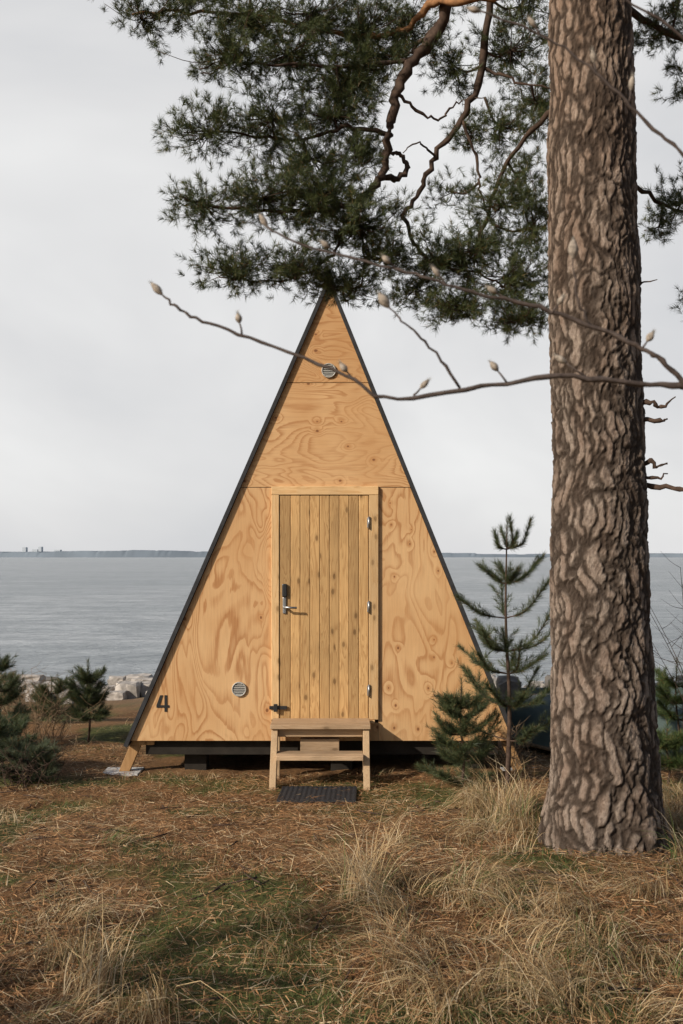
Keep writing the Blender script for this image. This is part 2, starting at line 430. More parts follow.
# steps
steps=empty('wooden_steps')
def slant(name,x0,x1):
    ya,za,yb,zb=8.30,-.27,8.60,.205; w=.10
    v=[(x0,ya,za),(x1,ya,za),(x1,ya+w,za),(x0,ya+w,za),(x0,yb,zb),(x1,yb,zb),(x1,yb+w,zb),(x0,yb+w,zb)]
    f=[(0,3,2,1),(4,5,6,7),(0,1,5,4),(1,2,6,5),(2,3,7,6),(3,0,4,7)]
    mesh_obj(name,v,f,wds,steps,False,.004)
wds=plank_mat('stringer_wood',(.48,.33,.19),(.34,.21,.11),1.0)
slant('stringer_1',-.605,-.55); slant('stringer_2',.185,.240)
for i,(a,c_) in enumerate([(-.60,-.55),(.185,.235)]):
    box('rear_post_%d'%i,a,c_,8.86,8.93,-.32,.205,wds,steps)
box('tread_upper_front',-.615,.250,8.57,8.705,.208,.245,wdh,steps)
box('tread_upper_rear',-.615,.250,8.715,8.93,.208,.245,wdh,steps)
box('tread_lower_front',-.549,.184,8.36,8.465,-.02,.018,wdh,steps)
box('tread_lower_rear',-.549,.184,8.475,8.60,-.02,.018,wdh,steps)
box('front_rail',-.549,.184,8.64,8.665,.13,.205,wdh,steps)
box('support_block',-.36,-.02,8.70,8.80,-.06,.10,wdh,steps)

# door mat
mt=plain('rubber_mat',(.022,.022,.024),.75,.3,0,.3,30)
V=[];F=[]
mx=np.linspace(-.50,.12,63); my=np.linspace(7.78,8.30,27)
for y in my:
    for i,x in enumerate(mx):
        rib=.003 if (i//2)%2==0 else 0
        V.append((x+.03*(y-8),y,g(x,y)+.03+rib+.004*mn.noise(Vector((x*5,y*5,0)))))
n=len(mx)
for j in range(len(my)-1):
    for i in range(n-1):
        a=j*n+i; F.append((a,a+1,a+n+1,a+n))
mo=mesh_obj('door_mat',V,F,mt); sm=mo.modifiers.new('s','SOLIDIFY'); sm.thickness=.02; sm.offset=-1

# ---------------------------------------------------------------- big pine
pine=empty('pine_tree')
needle_m=vcol_mat('pine_needles',.5,.3,.2)
m,nt,b=mat_new('pine_bark',.92,.12)
a=N(nt,'ShaderNodeAttribute'); a.attribute_name='Col'
sp_=N(nt,'ShaderNodeSeparateColor'); L(nt,a.outputs['Color'],sp_.inputs[0])
f1=noi(nt,objcoord(nt,(1,1,.45)),55,5,.75); f2=noi(nt,objcoord(nt,(1,1,.4)),7,3,.6)
c=mixc(nt,ramp(nt,f1,[(.3,0.0),(.68,1.0)]),(.10,.070,.052),(.40,.32,.255))
c=mixc(nt,ramp(nt,f2,[(.4,0.0),(.65,.6)]),c,(.21,.14,.10))
c=mixc(nt,ramp(nt,sp_.outputs[1],[(0,0.0),(1,.4)]),c,(.31,.18,.105))
c=mixc(nt,ramp(nt,sp_.outputs[0],[(0,.95),(.25,.75),(.55,.1),(.7,0.0)]),c,(.03,.020,.014))
L(nt,c,b.inputs['Base Color']); bump(nt,b,f1,.9,.02)
bark=m
TZ=[-.3,-.05,.15,.45,.85,1.44,2.6,3.8,5.0,7,10,13.5]
TR=[.42,.355,.330,.310,.297,.283,.264,.262,.240,.21,.14,.03]
TX=[1.60,1.585,1.575,1.57,1.565,1.545,1.525,1.50,1.49,1.46,1.3,1.1]
TYc=5.95
def trunk():
    zs=list(np.arange(-.3,5.6,.0085))+list(np.arange(5.6,13.5,.12))
    na=250; V=[];C=[]
    for z in zs:
        r=np.interp(z,TZ,TR); cx=np.interp(z,TZ,TX)
        cx+=.012*mn.noise(Vector((0,3,z*1.1)))
        lowd=min(1,max(0,(3.6-z)/3.0))
        for k in range(na):
            th=2*math.pi*k/na; c_,s_=math.cos(th),math.sin(th)
            p=Vector((c_*.27,s_*.27,z))
            wv=mn.noise_vector(p*3.2)*.07+mn.noise_vector(p*11)*.022+mn.noise_vector(p*32)*.009
            q=Vector(((p.x+wv.x)*18,(p.y+wv.y)*18,(z+wv.z*2.0)*3.9))
            dist,_=mn.voronoi(q); e=min(1,(dist[1]-dist[0])*1.6)
            q2=Vector(((p.x+wv.y)*40,(p.y+wv.x)*40,(z+wv.z*2)*13))
            d2,_=mn.voronoi(q2); e2=min(1,(d2[1]-d2[0])*1.6)
            pl=mn.noise(Vector((p.x*45,p.y*45,z*20)))
            ctr=mn.noise(Vector((p.x*12,p.y*12,z*4+7)))
            d=(.014+.009*lowd)*(min(e,.38)/.38)*(.75+.5*ctr)-.014+.006*min(e2,.5)*2+.0055*pl+.012*mn.noise(p*3)
            fl=max(0,.4-z)*.07*(1+math.sin(th*5+.7)) if z<.4 else 0
            rr=r+d+fl
            V.append((cx+c_*rr,TYc+s_*rr,z)); C.append((max(0,min(1,e*.9+.12*pl+min(e2,.3)*.45-.05)),min(1,max(0,(z-2.5)/3.5)),0))
    T=[]
    nz=len(zs)
    idx=np.arange(na); i2=(idx+1)%na
    for j in range(nz-1):
        a0=j*na+idx; a1=j*na+i2; b0=a0+na; b1=a1+na
        T.append(np.stack([a0,a1,b1],1)); T.append(np.stack([a0,b1,b0],1))
    o=tri_mesh('trunk',np.array(V),np.concatenate(T),np.array(C),bark,pine)
    o.data.polygons.foreach_set('use_smooth',[True]*len(o.data.polygons))
trunk()
limbm=plain('limb_bark',(.065,.042,.030),.9,.15,0,.5,20)
limbo=plain('upper_limb_bark',(.27,.135,.06),.85,.15,0,.5,16)
tb=Tubes(); to=Tubes(); nd=Needles()
limbs=[
 (to,[(1.48,5.95,5.05),(1.15,6.1,5.16),(.75,6.3,5.22),(.58,6.5,5.30),(.42,6.6,5.2),(.1,6.7,5.2),(-.4,6.6,5.25),(-.9,6.5,5.25),(-1.35,6.4,5.18)],.034,.007),
 (tb,[(1.47,5.95,6.4),(1.1,6.2,6.15),(.75,6.4,5.6),(.66,6.5,5.2),(.48,6.5,4.95),(.36,6.5,4.72),(.31,6.5,4.45),(.27,6.5,4.2),(.16,6.5,4.05)],.045,.024),
 (tb,[(1.47,5.95,6.1),(1.2,6.3,5.9),(1.0,6.5,5.45),(.93,6.6,4.95),(.80,6.6,4.6),(.62,6.6,4.35),(.52,6.6,4.12),(.40,6.6,3.95)],.032,.013),
 (tb,[(.16,6.5,4.05),(.02,6.5,3.98),(-.2,6.5,3.95),(-.5,6.4,3.92),(-.85,6.4,3.96),(-1.02,6.3,3.98)],.02,.006),
 (tb,[(.27,6.5,4.2),(.36,6.55,4.18),(.44,6.6,4.28),(.40,6.65,4.38),(.33,6.6,4.37)],.022,.010),
 (tb,[(.31,6.5,4.45),(.05,6.5,4.5),(-.25,6.5,4.42),(-.7,6.4,4.42),(-1.0,6.3,4.38)],.016,.004),
 (tb,[(.48,6.5,4.95),(.2,6.5,4.9),(-.2,6.4,4.85),(-.6,6.3,4.82),(-.9,6.3,4.78)],.017,.004),
 (tb,[(.40,6.6,3.95),(.52,6.6,3.72),(.7,6.6,3.62),(.95,6.6,3.55),(1.2,6.6,3.4)],.014,.004),
 (tb,[(1.48,6.0,4.6),(1.25,6.3,4.45),(1.05,6.5,4.2),(.95,6.6,3.9),(.85,6.6,3.7)],.020,.006),
 (tb,[(.16,6.5,4.05),(.0,6.6,3.8),(-.15,6.6,3.62),(-.4,6.6,3.52),(-.8,6.5,3.52)],.012,.004),
 (tb,[(.1,6.5,3.95),(.15,6.7,3.7),(.1,6.8,3.5),(.0,6.8,3.42)],.009,.003),
 (tb,[(.93,6.6,4.95),(1.15,6.5,4.8),(1.35,6.4,4.7)],.012,.004),
 (tb,[(.36,6.5,4.72),(.52,6.55,4.62),(.66,6.6,4.6),(.78,6.6,4.72),(.95,6.6,4.74)],.012,.003),
 (tb,[(.66,6.5,5.2),(.5,6.6,5.08),(.38,6.6,5.0),(.2,6.6,5.05)],.014,.004),
 (tb,[(.80,6.6,4.6),(.9,6.6,4.3),(.92,6.6,4.1),(1.0,6.6,3.9)],.012,.004),
 (tb,[(.62,6.6,4.35),(.5,6.5,4.4),(.4,6.5,4.33)],.008,.003),
 (tb,[(1.5,6.0,5.2),(1.9,6.3,5.1),(2.3,6.5,5.05),(2.8,6.6,4.9)],.026,.008),
 (tb,[(1.52,6.0,4.0),(1.85,6.4,4.1),(2.2,6.6,4.0),(2.7,6.7,3.95)],.018,.006),
]
for t_,P,r0,r1 in limbs: t_.add(wob(spline(P,6),.008),r0,r1,9,.14)
LP=np.concatenate([spline(P,5) for _,P,_,_ in limbs])
pads=[
 ((-1.28,6.4,5.15),(.30,.3,.10),18),((-1.0,6.4,5.28),(.3,.3,.14),22),((-.62,6.5,5.2),(.35,.35,.17),38),
 ((-.72,6.3,4.86),(.33,.3,.16),34),((-.35,6.5,4.98),(.35,.4,.18),44),((-.2,6.6,5.3),(.4,.4,.16),44),
 ((.15,6.7,5.25),(.35,.4,.18),48),((.05,6.6,4.85),(.32,.35,.18),40),((.45,6.8,5.3),(.3,.35,.16),30),
 ((.2,6.6,5.02),(.25,.3,.15),26),
 ((-.85,6.4,4.42),(.32,.3,.12),28),((-.45,6.4,4.52),(.33,.3,.16),36),((-.05,6.5,4.58),(.3,.35,.16),34),
 ((-.2,6.5,4.30),(.35,.35,.13),34),((.1,6.6,4.36),(.22,.3,.13),20),((.0,6.5,4.75),(.3,.3,.12),20),
 ((-.88,6.4,3.96),(.30,.3,.13),26),((-.5,6.4,4.0),(.32,.3,.16),38),((-.15,6.4,4.02),(.36,.35,.20),62),
 ((.12,6.5,3.86),(.34,.35,.20),56),((-.7,6.5,3.58),(.35,.3,.12),32),((-.3,6.6,3.62),(.32,.3,.15),38),
 ((.0,6.75,3.52),(.30,.25,.13),32),((.30,6.6,3.68),(.27,.3,.14),26),((.62,6.6,3.68),(.28,.3,.15),30),
 ((.88,6.6,3.72),(.30,.3,.17),40),((1.10,6.6,3.55),(.3,.35,.18),42),((.80,6.6,3.36),(.35,.3,.11),32),
 ((1.2,6.6,3.28),(.27,.3,.13),30),((.50,6.7,3.5),(.2,.2,.10),14),((1.05,6.5,4.0),(.22,.3,.18),24),((1.25,6.5,3.85),(.18,.3,.25),24),
 ((.75,6.7,5.0),(.25,.35,.18),20),((1.12,6.6,5.05),(.27,.35,.24),32),((1.3,6.6,4.72),(.2,.3,.24),26),
 ((1.05,6.6,4.55),(.22,.3,.15),20),((.85,6.7,4.5),(.16,.3,.12),10),((1.2,6.7,5.4),(.3,.4,.15),20),((.75,6.7,4.15),(.14,.2,.08),6),
 ((1.2,6.6,4.25),(.16,.3,.15),14),
 ((2.05,6.4,5.1),(.25,.3,.15),20),((2.3,6.5,4.82),(.25,.3,.13),14),((2.35,6.6,5.25),(.3,.3,.14),14),
 ((2.25,6.6,4.05),(.22,.3,.18),16),((2.1,6.6,3.88),(.15,.3,.1),8),((2.6,6.6,4.1),(.3,.3,.2),12),((2.35,6.6,3.38),(.08,.1,.03),3),
 # crown above the frame
 ((-.6,6.5,5.75),(.8,.6,.2),30),((.6,7.2,5.9),(.9,.7,.25),34),((2.3,6.4,6.0),(.9,.8,.25),26),((1.5,5.2,7.2),(1.4,1.2,.5),40),((1.2,6.8,8.3),(1.6,1.3,.6),46),((1.4,5.9,10),(1.5,1.4,.7),46),((1.2,5.9,11.8),(1.1,1.1,.8),40),((1.1,5.9,13.3),(.6,.6,.6),24),
]
def grow(pads,LP,tb,nd,wid=1.0):
    for C,Rr,n in pads:
        C=np.array(C); Rr=np.array(Rr)
        att=LP[np.argmin(np.linalg.norm(LP-C,axis=1))]
        if np.linalg.norm(att-C)>.06:
            mid=(att+C)/2+np.array([0,0,-.04]); tb.add(spline([att,mid,C],4),.010*wid,.005,5)
        for _ in range(n):
            d=R.normal(size=3); d/=np.linalg.norm(d); d*=R.random()**.45*(1.0 if R.random()>.15 else 1.4)
            p=C+d*Rr
            out=nrm(p-C+1e-6)
            mid=(C+p)/2+np.array([0,0,-.03])+R.normal(size=3)*.02
            pth=spline([C,mid,p],3); tb.add(pth,.004,.002,3)
            for k in range(7):
                ax=out*.6+R.normal(size=3)*.6+np.array([0,0,.30])
                q=pth[R.integers(2,len(pth))] if k>2 else p
                q=q+R.normal(size=3)*.035
                nd.add(q,ax,R.uniform(.03,.09))
grow(pads,LP,tb,nd)
tb.obj('limbs',limbm,pine); to.obj('orange_limb',limbo,pine)
nd.build('needles',needle_m,pine,per=48,nl=.048,w=.0028,col=((.018,.032,.013),(.105,.12,.04)),spread=1.05)
st=Tubes()
for P,r in [([(1.72,5.9,2.60),(1.80,5.8,2.60),(1.86,5.8,2.57),(1.93,5.75,2.62)],.018),([(1.72,5.9,2.52),(1.85,5.8,2.485),(1.90,5.8,2.50)],.020),
            ([(1.74,5.9,2.22),(1.80,5.8,2.26),(1.84,5.8,2.22),(1.90,5.8,2.24)],.018),([(1.74,5.9,2.12),(1.9,5.8,2.10),(2.02,5.75,2.07),(2.15,5.7,2.08)],.018),
            ([(1.74,5.9,2.19),(1.84,5.8,2.15),(1.9,5.8,2.18)],.014),([(1.72,5.9,3.3),(1.84,5.8,3.31)],.01)]:
    st.add(wob(spline(P,4),.005),r,r*.25,7,.35)
st.obj('dead_stubs',limbm,pine)

# ---------------------------------------------------------------- pine saplings
nsap=vcol_mat('sapling_needles',.5,.3,.25)
def sapling(x,y,h,seed,wid=.36,name='pine_sapling',step=.27,col=((.035,.06,.03),(.12,.16,.06)),per=60,nl=.065,start=.15,lean=0,w=.0034,side_p=.75,sagup=.75,pw=.75,tipw=.25,nbr=(4,7)):
    rr=random.Random(seed); e=empty(name); z0=g(x,y)-.03
    t=Tubes(); n=Needles()
    P=spline([(x,y,z0),(x+lean*.3+.02,y,z0+h*.33),(x+lean*.6-.01,y,z0+h*.66),(x+lean,y,z0+h)],8)
    t.add(P,.008+.007*h,.004,7)
    top=np.array(P[-1]); n.add(top-np.array([0,0,.16]),np.array([0,0,1.0]),.2); n.add(top-np.array([0,0,.1]),np.array([0,0,1.0]),.16)
    z=h
    k=0
    while z>start*h+.05:
        z-=step*rr.uniform(.6,1.25) if k else .16
        if z<start*h: break
        f=1-z/h
        c=P[int(np.clip(z/h*(len(P)-1),0,len(P)-1))]
        ln=wid*(tipw+1.1*f**pw)*h/1.6
        nb=rr.randint(*nbr); a0=rr.random()*6
        for j in range(nb):
            a=a0+j*2*math.pi/nb+rr.uniform(-.45,.45); l=ln*rr.uniform(.45,1.2)
            d=np.array([math.cos(a),math.sin(a),0])
            up=(sagup-.5*f)*rr.uniform(.5,1.3)
            end=c+d*l+np.array([0,0,l*up]); mid=c+d*l*.55+np.array([rr.uniform(-.03,.03),rr.uniform(-.03,.03),l*up*.25])
            pb=spline([c,mid,end],5); t.add(pb,.006,.003,5)
            for q in range(3,len(pb)):
                tdir=pb[q]-pb[q-1]
                n.add(pb[q-1],tdir,np.linalg.norm(tdir)*1.2)
                if q>3 and f>.15:
                    for sg in (-1,1):
                        if rr.random()<side_p:
                            side=nrm(np.cross(tdir,[0,0,1]))*sg
                            dd=nrm(tdir)*.8+side*rr.uniform(.4,1)+np.array([0,0,rr.uniform(0,.5)])
                            n.add(pb[q-1],dd,rr.uniform(.05,.15)*(1+f*.5))
            n.add(end,end-mid,.06)
            n.add(end,end-mid+np.array([0,0,.05]),.06)
        k+=1
    t.obj('stem',limbm,e); n.build('needles',nsap,e,per=per,nl=nl,w=w,col=col,spread=.95)
    return e
gr=((.025,.040,.020),(.11,.13,.055))
sapling(1.33,8.0,2.17,5,.36,step=.25,per=62,nl=.060,start=.14,col=gr,side_p=.6,sagup=.95,pw=.8,tipw=.20,nbr=(3,6),w=.003)
sapling(1.00,8.3,.88,8,.58,step=.14,per=60,nl=.06,col=gr,side_p=.8,start=.08,w=.003)
sapling(-2.70,10.6,.85,5,.42,step=.15,col=gr,side_p=.5)
sapling(-3.52,10.2,1.05,6,.45,step=.2,col=gr)
sapling(-2.72,8.6,.36,11,1.0,step=.07,col=((.05,.06,.03),(.12,.14,.08)),side_p=.9)
sapling(-3.05,8.9,.50,12,.9,step=.09,col=((.03,.045,.02),(.09,.11,.05)),side_p=.9)
sapling(-3.55,12.2,.55,31,.9,step=.12,col=((.04,.05,.02),(.11,.12,.05)),side_p=.8)
sapling(-4.6,13.4,.6,32,.9,step=.12,col=((.05,.055,.025),(.14,.14,.07)),side_p=.8)
sapling(3.2,9.5,.95,14,.5,step=.2,col=((.04,.07,.02),(.12,.15,.05)))
sapling(2.75,8.4,.5,15,.8,step=.12,col=((.04,.07,.02),(.12,.15,.05)))

def twiggy(x,y,h,n,spread,r=.006,mat=None):
    bs=empty('bare_shrub'); t=Tubes()
    for i in range(n):
        a=random.uniform(-spread,spread); xx,yy=x+random.uniform(-.2,.2),y+random.uniform(-.2,.2)
        z=g(xx,yy)-.02; hh_=h*random.uniform(.5,1.1)
        P=spline([(xx,yy,z),(xx+a*.3,yy+random.uniform(-.2,.2),z+hh_*.5),(xx+a,yy+random.uniform(-.3,.3),z+hh_)],5); t.add(P,r,.002,4)
        for k in range(3,len(P)):
            if random.random()<.8:
                q=P[k]; d=np.array([random.uniform(-.35,.35),random.uniform(-.2,.2),random.uniform(.05,.3)])*min(1,h)
                t.add(spline([q,q+d*.5+np.array([0,0,-.02]),q+d],3),.003,.001,3)
    t.obj('twigs',mat or limbm,bs)
drytwig=plain('dry_twig_bark',(.22,.15,.09),.9,.1,0,.4,30)
twiggy(3.35,9.2,1.9,18,.6); twiggy(-2.9,9.2,.45,26,.5,.004,drytwig); twiggy(-3.2,10.8,.6,26,.5,.004,drytwig); twiggy(1.5,8.6,.45,14,.5,.004,drytwig); twiggy(-4.0,12.5,.6,26,.7,.005,drytwig); twiggy(-2.6,8.3,.35,22,.4,.004,limbm)

# ---------------------------------------------------------------- overturned rowing boat
boat=empty('rowing_boat')
bm_=plain('boat_paint',(.09,.12,.11),.5,.4,0,.2,6)
V=[];F=[];nu,nv=25,17
bx0,by0=2.95,10.3; bz=g(bx0,by0)
for i in range(nu):
    u=i/(nu-1)*2-1; wdt=.60*(1-abs(u)**2.6)+.02; hgt=.60*(1-.25*abs(u)**3)
    for j in range(nv):
        a=math.pi*j/(nv-1)
        V.append((bx0+u*1.25, by0+wdt*math.cos(a), bz+hgt*(abs(math.sin(a))**.6)+.10*u*u*abs(math.cos(a))))
for i in range(nu-1):
    for j in range(nv-1):
        a=i*nv+j; F.append((a,a+1,a+nv+1,a+nv))
mesh_obj('hull',V,F,bm_,boat,True)
box('keel',bx0-1.1,bx0+1.1,by0-.02,by0+.02,bz+.57,bz+.63,bm_,boat)
gt=Tubes()
for sg in (-1,1):
    gt.add([(bx0+u*1.25,by0+sg*((.60*(1-abs(u)**2.6))+.03),bz+.10*u*u+.02) for u in np.linspace(-1,1,21)],.022,.022,6)
gt.obj('gunwale',drytwig,boat)

# ---------------------------------------------------------------- willow with catkins
wil=empty('willow_shrub'); wt=Tubes()
wm=plain('willow_bark',(.075,.055,.045),.65,.25,0,.4,90)
A=[(.95,1.84,1.78),(.80,1.82,1.98),(.649,1.8,2.004),(.540,1.8,2.011),(.395,1.79,2.022),(.251,1.8,2.004),(.079,1.8,1.986),(.006,1.8,2.028),(-.147,1.82,2.091),(-.256,1.82,2.131),(-.301,1.82,2.154),(-.328,1.82,2.178)]
B=[(.80,1.82,1.92),(.649,1.8,1.991),(.576,1.79,2.051),(.540,1.79,2.073),(.450,1.8,2.118),(.341,1.8,2.154),(.251,1.8,2.172),(.160,1.8,2.200),(.070,1.82,2.232),(-.075,1.84,2.276),(-.138,1.85,2.312)]
C_=[(.214,1.8,2.004),(.160,1.78,2.073),(.115,1.77,2.113),(.084,1.77,2.142)]
D_=[(.450,1.8,2.118),(.423,1.79,2.163),(.414,1.78,2.232)]
E=[(1.0,1.9,2.0),(.80,1.82,2.28),(.649,1.8,2.399),(.576,1.8,2.462),(.513,1.8,2.525),(.432,1.8,2.597),(.341,1.8,2.652),(.251,1.8,2.685)]
E2=[(.80,1.82,2.28),(.70,1.78,2.5),(.6,1.76,2.62),(.48,1.76,2.70),(.40,1.76,2.78)]
for P,r0,r1 in [(A,.0062,.0019),(B,.0056,.0016),(C_,.0028,.0014),(D_,.0028,.0014),(E,.0044,.0015),(E2,.0036,.0012)]:
    wt.add(wob(spline(P,6),.0016),r0,r1,8,.16)
wt.add(spline([(1.35,2.0,-.05),(1.25,1.95,.8),(1.1,1.9,1.4),(.95,1.84,1.78)],6),.016,.006,8)
wt.add(spline([(1.35,2.0,-.05),(1.2,1.97,.9),(1.02,1.9,1.55),(.80,1.82,1.92)],6),.015,.005,8)
wt.add(spline([(1.35,2.0,-.05),(1.3,1.97,1.0),(1.15,1.93,1.6),(1.0,1.9,2.0)],6),.015,.004,8)
buds=[]
def bud(p,d,l=.024,r=.0060): buds.append((np.array(p,float),np.array(d,float)/np.linalg.norm(d),l,r))
bud(A[-1],(-.7,0,.75),.028,.007); bud(B[-1],(-.5,0,.8),.026); bud(C_[-1],(-.5,0,.7),.030,.009); bud(D_[-1],(0,0,1),.034,.009)
bud(E[-1],(-.8,0,.2)); bud(E2[-1],(-.5,0,.6))
for P,q,dx,dz in [(A,(-.182,1.82,2.103),-.004,.022),(A,(.02,1.8,2.02),-.01,.012),(A,(.30,1.8,2.012),-.018,.022),(A,(.45,1.8,2.018),-.045,.03),(A,(.13,1.8,1.99),.012,.012),
                  (B,(.30,1.8,2.163),-.02,.012),(B,(.19,1.8,2.19),-.012,.014),(B,(.10,1.81,2.222),-.012,.01),(B,(.54,1.79,2.073),.008,.012),(B,(-.01,1.83,2.258),-.012,.008),
                  (B,(.38,1.8,2.14),.01,.014),(E,(.46,1.8,2.57),-.004,.02),(E,(.52,1.8,2.52),.002,.02),(E,(.62,1.8,2.425),.01,.012),(E,(.36,1.8,2.642),-.01,.012)]:
    e=(q[0]+dx,q[1]-.004,q[2]+dz); wt.add([q,((q[0]+e[0])/2+.001,q[1],(q[2]+e[2])/2),e],.0022,.0015,5); bud(e,(dx,-.002,dz),random.uniform(.016,.026),random.uniform(.005,.007))
wt.obj('branches',wm,wil)
bt=Tubes(); bh=Needles()
for p,d,l,r in buds:
    prof=[0.3,.75,1,.95,.7,.3]; base=len(bt.v)
    P=[p+d*l*i/5 for i in range(6)]
    a=np.cross(d,[0,1,.2]); a/=np.linalg.norm(a); bb=np.cross(d,a)
    for i in range(6):
        for k in range(10):
            th=2*math.pi*k/10; bt.v.append(P[i]+r*prof[i]*(math.cos(th)*a+math.sin(th)*bb))
    for i in range(5):
        for k in range(10): bt.f.append((base+i*10+k,base+i*10+(k+1)%10,base+(i+1)*10+(k+1)%10,base+(i+1)*10+k))
    bt.f.append(tuple(base+50+k for k in range(10)))
    bh.add(p,d,l)
bt.obj('catkins',plain('catkin_fuzz',(.30,.25,.20),.95,.1,0,.45,150),wil)
bh.build('catkin_hairs',vcol_mat('catkin_hair',.8,.1,.3),wil,per=160,nl=.010,w=.0006,col=((.24,.21,.17),(.50,.46,.39)),spread=.8)

# ---------------------------------------------------------------- shading young pines left of the photographer
def young(x,y,h,seed): 
    return sapling(x,y,h,seed,.36,'young_pine',step=.42,per=26,nl=.085,w=.007,start=.3)
young(-4.5,1.2,3.3,21); young(-3.2,-1.3,4.2,22)

# ---------------------------------------------------------------- litter and grass
def gvec(X,Y): return np.array([g(a,b) for a,b in zip(X,Y)])
n=150000
Y=3.0+7.5*R.random(n)**1.15; X=R.uniform(-1,1,n)*(.42*Y+.4)
keep=~((Y>9.0)&(X>-1.85)&(X<1.5)); keep&=~((X>-.52)&(X<.14)&(Y>7.75)&(Y<8.33)&(R.random(n)>.03))
ms=np.array([moss(a,b) for a,b in zip(X,Y)]); keep&=~((ms>.06)&(R.random(n)<.62)&~((abs(X+.2)<.8)&(Y>7)))
X,Y=X[keep],Y[keep]; n=len(X)
Z=gvec(X,Y)+R.uniform(.004,.03,n)
onm=(X>-.52)&(X<.14)&(Y>7.75)&(Y<8.33); Z[onm]+=.03
th=R.uniform(0,2*math.pi,n); D=np.stack([np.cos(th),np.sin(th),R.normal(0,.16,n)],1)
ln=R.uniform(.03,.11,n); w=R.uniform(.0012,.0032,n)
lng=R.random(n)<.04; ln[lng]*=2.6; D[lng,2]*=.4
P0=np.stack([X,Y,Z],1); S=nrm(np.cross(D,[0,0,1.0])+R.normal(0,.3,(n,3)))*w[:,None]
Vv=np.stack([P0-S,P0+S,P0+D*ln[:,None]],1).reshape(-1,3)
pal=np.array([[.36,.185,.08],[.45,.27,.13],[.22,.105,.042],[.09,.045,.022],[.56,.42,.25],[.09,.095,.03]])
ci=R.choice(6,n,p=[.32,.18,.24,.15,.05,.06]); ci[lng]=4
C=pal[ci]*R.uniform(.7,1.15,(n,1)); C=np.repeat(C,3,0)
tri_mesh('needle_litter',Vv,np.arange(3*n).reshape(-1,3),C,vcol_mat('dry_litter',.8,.15))

def grass(name,bx,by,h,lean_dir,lean,wid,col):
    n=len(bx); z=gvec(bx,by)-.01
    P=np.stack([bx,by,z],1)
    Dh=np.stack([np.cos(lean_dir),np.sin(lean_dir),np.zeros(n)],1)
    rows=[]
    side=np.stack([-np.sin(lean_dir),np.cos(lean_dir),np.zeros(n)],1)+R.normal(0,.5,(n,3))*.6; side=nrm(side)
    bend=R.normal(0,.12,(n,1))
    for k,t in enumerate((0,.25,.5,.75,1.0)):
        ang=lean*t
        q=P+Dh*(h*np.sin(np.minimum(ang,1.57))*t*.95)[:,None]+np.array([0,0,1.0])*(h*t*np.cos(ang*.9))[:,None]
        q=q+np.stack([-Dh[:,1],Dh[:,0],Dh[:,2]],1)*bend*h[:,None]*t*t
        q[:,2]=np.maximum(q[:,2],z+.012+.01*t)
        ww=wid*(1-.85*t)
        rows.append(q-side*(ww/2)[:,None]); rows.append(q+side*(ww/2)[:,None])
    Vv=np.stack(rows,1).reshape(-1,3)
    base=(np.arange(n)*10)[:,None]
    T=np.concatenate([np.concatenate([base+2*k+np.array([[0,1,3]]),base+2*k+np.array([[0,3,2]])],0) for k in range(4)],0)
    C=np.repeat(col,10,0)
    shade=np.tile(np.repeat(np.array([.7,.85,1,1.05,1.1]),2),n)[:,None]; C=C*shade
    tri_mesh(name,Vv,T,C,vcol_mat(name+'_mat',.65,.2,.2))
bx=[];by=[];hh=[];ld=[];le=[];ww=[];cc=[]
straw=np.array([.52,.37,.19]); straw2=np.array([.34,.21,.10]); green=np.array([.075,.10,.028]); pale=np.array([.62,.49,.31])
def tuft(x,y,n,H,gfrac,rad=.08,comb=None,cs=.5,lo=.6,hi=2.3):
    a0=R.uniform(0,6.28) if comb is None else comb
    for _ in range(n):
        r=rad*math.sqrt(R.random()); t=R.uniform(0,6.28)
        bx.append(x+r*math.cos(t)); by.append(y+r*math.sin(t))
        hh.append(H*R.uniform(.45,1.2)); ld.append(a0+R.normal(0,cs)); le.append(R.uniform(lo,hi)); ww.append(R.uniform(.0025,.0055))
        if R.random()<gfrac: c=green*R.uniform(.7,1.6)
        else: c=[straw,straw2,pale][R.choice(3,p=[.5,.33,.17])]*R.uniform(.65,1.15)
        cc.append(c)
cnt=0
while cnt<130:
    y=R.uniform(3.2,8.0); x=R.uniform(-1,1)*(.40*y+.3)
    right=x>.25+.22*(y-4)
    dens=.8 if right else (.35 if y<5.2 else .08)
    dens*=.1+2.0*max(0,.1+mn.noise(Vector((x*1.6,y*1.6,7))))
    if (abs(x+.2)<.9 and y>6.6) or (x-1.57)**2+(y-5.95)**2<.35: dens=0
    if R.random()<dens:
        if right: tuft(x,y,int(R.uniform(40,110)),R.uniform(.16,.36),R.choice([.03,.1,.4]),.10,lo=.8)
        else: tuft(x,y,int(R.uniform(25,60)),R.uniform(.12,.28),R.choice([.03,.15,.6]),.11,lo=1.0)
        cnt+=1
# low grass / moss patches
cnt=0
while cnt<900:
    y=R.uniform(3.1,8.6); x=R.uniform(-1,1)*(.42*y+.3)
    if moss(x,y)<.04 and not (x>.6 and y<7 and R.random()<.3): continue
    if (abs(x+.2)<.8 and y>7): continue
    tuft(x,y,26,R.uniform(.02,.075),.88,.14,cs=2.5,lo=.1,hi=1.3); cnt+=1
for x,y,H in [(1.05,7.2,.38),(1.25,7.0,.42),(1.1,6.7,.45),(.95,6.9,.34),(1.15,6.35,.38),(2.2,6.5,.3),(2.3,7,.42),(2.5,6.8,.4),(1.05,7.6,.28),(.9,6.4,.3),
            (.1,4.9,.5),(.25,4.6,.45),(.05,5.2,.3),(-.95,3.75,.38),(-.7,3.6,.35),(-1.1,4.1,.3),(.45,3.65,.42),(.65,3.9,.42),(1.1,4.6,.35),(1.5,4.9,.35)]:
    tuft(x,y,130,H,.06,.12)
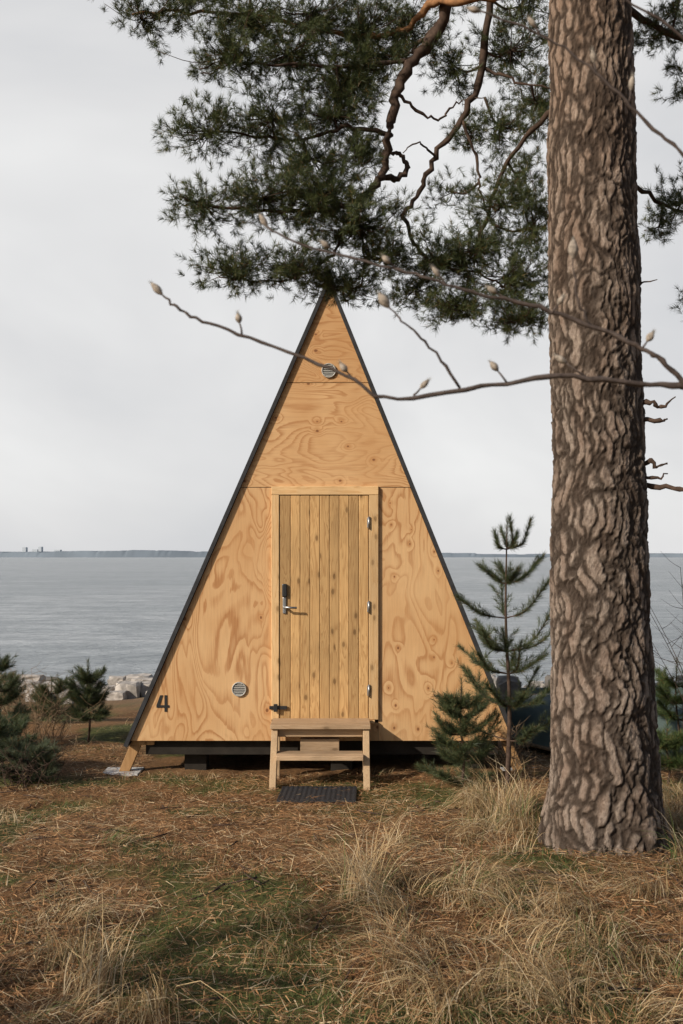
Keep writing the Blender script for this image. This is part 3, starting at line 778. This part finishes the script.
for _ in range(300):
    y=R.uniform(9.3,16.0); x=R.uniform(-.48,.48)*y
    if -2.1<x<1.8 and y<14: continue
    tuft(x,y,22,R.uniform(.05,.18),R.uniform(.1,.75),.2)
for _ in range(34):
    x=R.uniform(-1.9,1.5); 
    if abs(x+.18)<.5: continue
    tuft(x,R.uniform(8.75,9.0),16,.12,.3,.1)
grass('dry_grass',np.array(bx),np.array(by),np.array(hh),np.array(ld),np.array(le),np.array(ww),np.array(cc))
ft=Tubes()
for _ in range(130):
    y=R.uniform(3.3,8.2); x=R.uniform(-.4,.4)*y; a=R.uniform(0,6.28); l=R.uniform(.08,.35)
    if abs(x+.2)<.4 and y>7.6: continue
    P=[(x+l*t*math.cos(a)+R.normal(0,.01),y+l*t*math.sin(a)+R.normal(0,.01)) for t in (0,.4,.7,1)]
    ft.add([(px,py,g(px,py)+.022) for px,py in P],R.uniform(.003,.007),.002,5,.2)
ft.obj('fallen_twigs',limbm)

# ---------------------------------------------------------------- world and sun
EL,AZ_=29,233   # elevation, compass from +Y clockwise
w=bpy.data.worlds.new('World'); scene.world=w; w.use_nodes=True; nt=w.node_tree
bg=nt.nodes['Background']; bg.inputs[1].default_value=.1
sky=N(nt,'ShaderNodeTexSky'); sky.sky_type='NISHITA'; sky.sun_disc=False
sky.sun_elevation=math.radians(EL); sky.sun_rotation=math.radians(AZ_); sky.dust_density=1.5
tc=N(nt,'ShaderNodeTexCoord'); mp=N(nt,'ShaderNodeMapping'); mp.inputs['Scale'].default_value=(1.2,1.2,2.2); mp.inputs['Location'].default_value=(.3,.1,.2)
L(nt,tc.outputs['Generated'],mp.inputs[0])
cn=noi(nt,mp.outputs[0],1.6,5,.5,.4)
cl=ramp(nt,cn,[(.34,(.64,.65,.67)),(.5,(.76,.76,.765)),(.66,(.88,.88,.875))])
mul=N(nt,'ShaderNodeVectorMath'); mul.operation='SCALE'; mul.inputs['Scale'].default_value=10.0; L(nt,cl,mul.inputs[0])
sx=N(nt,'ShaderNodeSeparateXYZ'); L(nt,tc.outputs['Generated'],sx.inputs[0])
cov=ramp(nt,mth(nt,'ADD',mth(nt,'MULTIPLY',sx.outputs[1],.5),.5),[(.52,.03),(.80,.97)],'EASE')
covz=ramp(nt,sx.outputs[2],[(.50,1.0),(.75,.25)],'EASE')
cov=mth(nt,'MULTIPLY',cov,covz)
mc=mixc(nt,cov,sky.outputs[0],mul.outputs[0])
L(nt,mc,bg.inputs[0])
sd=bpy.data.lights.new('sun','SUN'); sd.energy=4.7; sd.angle=math.radians(.6); sd.color=(1,.925,.82)
so=bpy.data.objects.new('sun',sd); link(so)
az=math.radians(AZ_); el=math.radians(EL)
to_sun=Vector((math.sin(az)*math.cos(el),math.cos(az)*math.cos(el),math.sin(el)))
so.rotation_euler=(-to_sun).to_track_quat('-Z','Y').to_euler()

# ---------------------------------------------------------------- camera
cd=bpy.data.cameras.new('camera'); co=bpy.data.objects.new('camera',cd); link(co)
cd.sensor_fit='VERTICAL'; cd.sensor_height=36; cd.sensor_width=24; cd.lens=35
cd.shift_y=44/1024; cd.clip_end=12000; cd.clip_start=.05
co.location=(0,0,1.7); co.rotation_euler=(math.radians(90),0,0)
cd.dof.use_dof=True; cd.dof.focus_distance=8.2; cd.dof.aperture_fstop=7.1
scene.camera=co
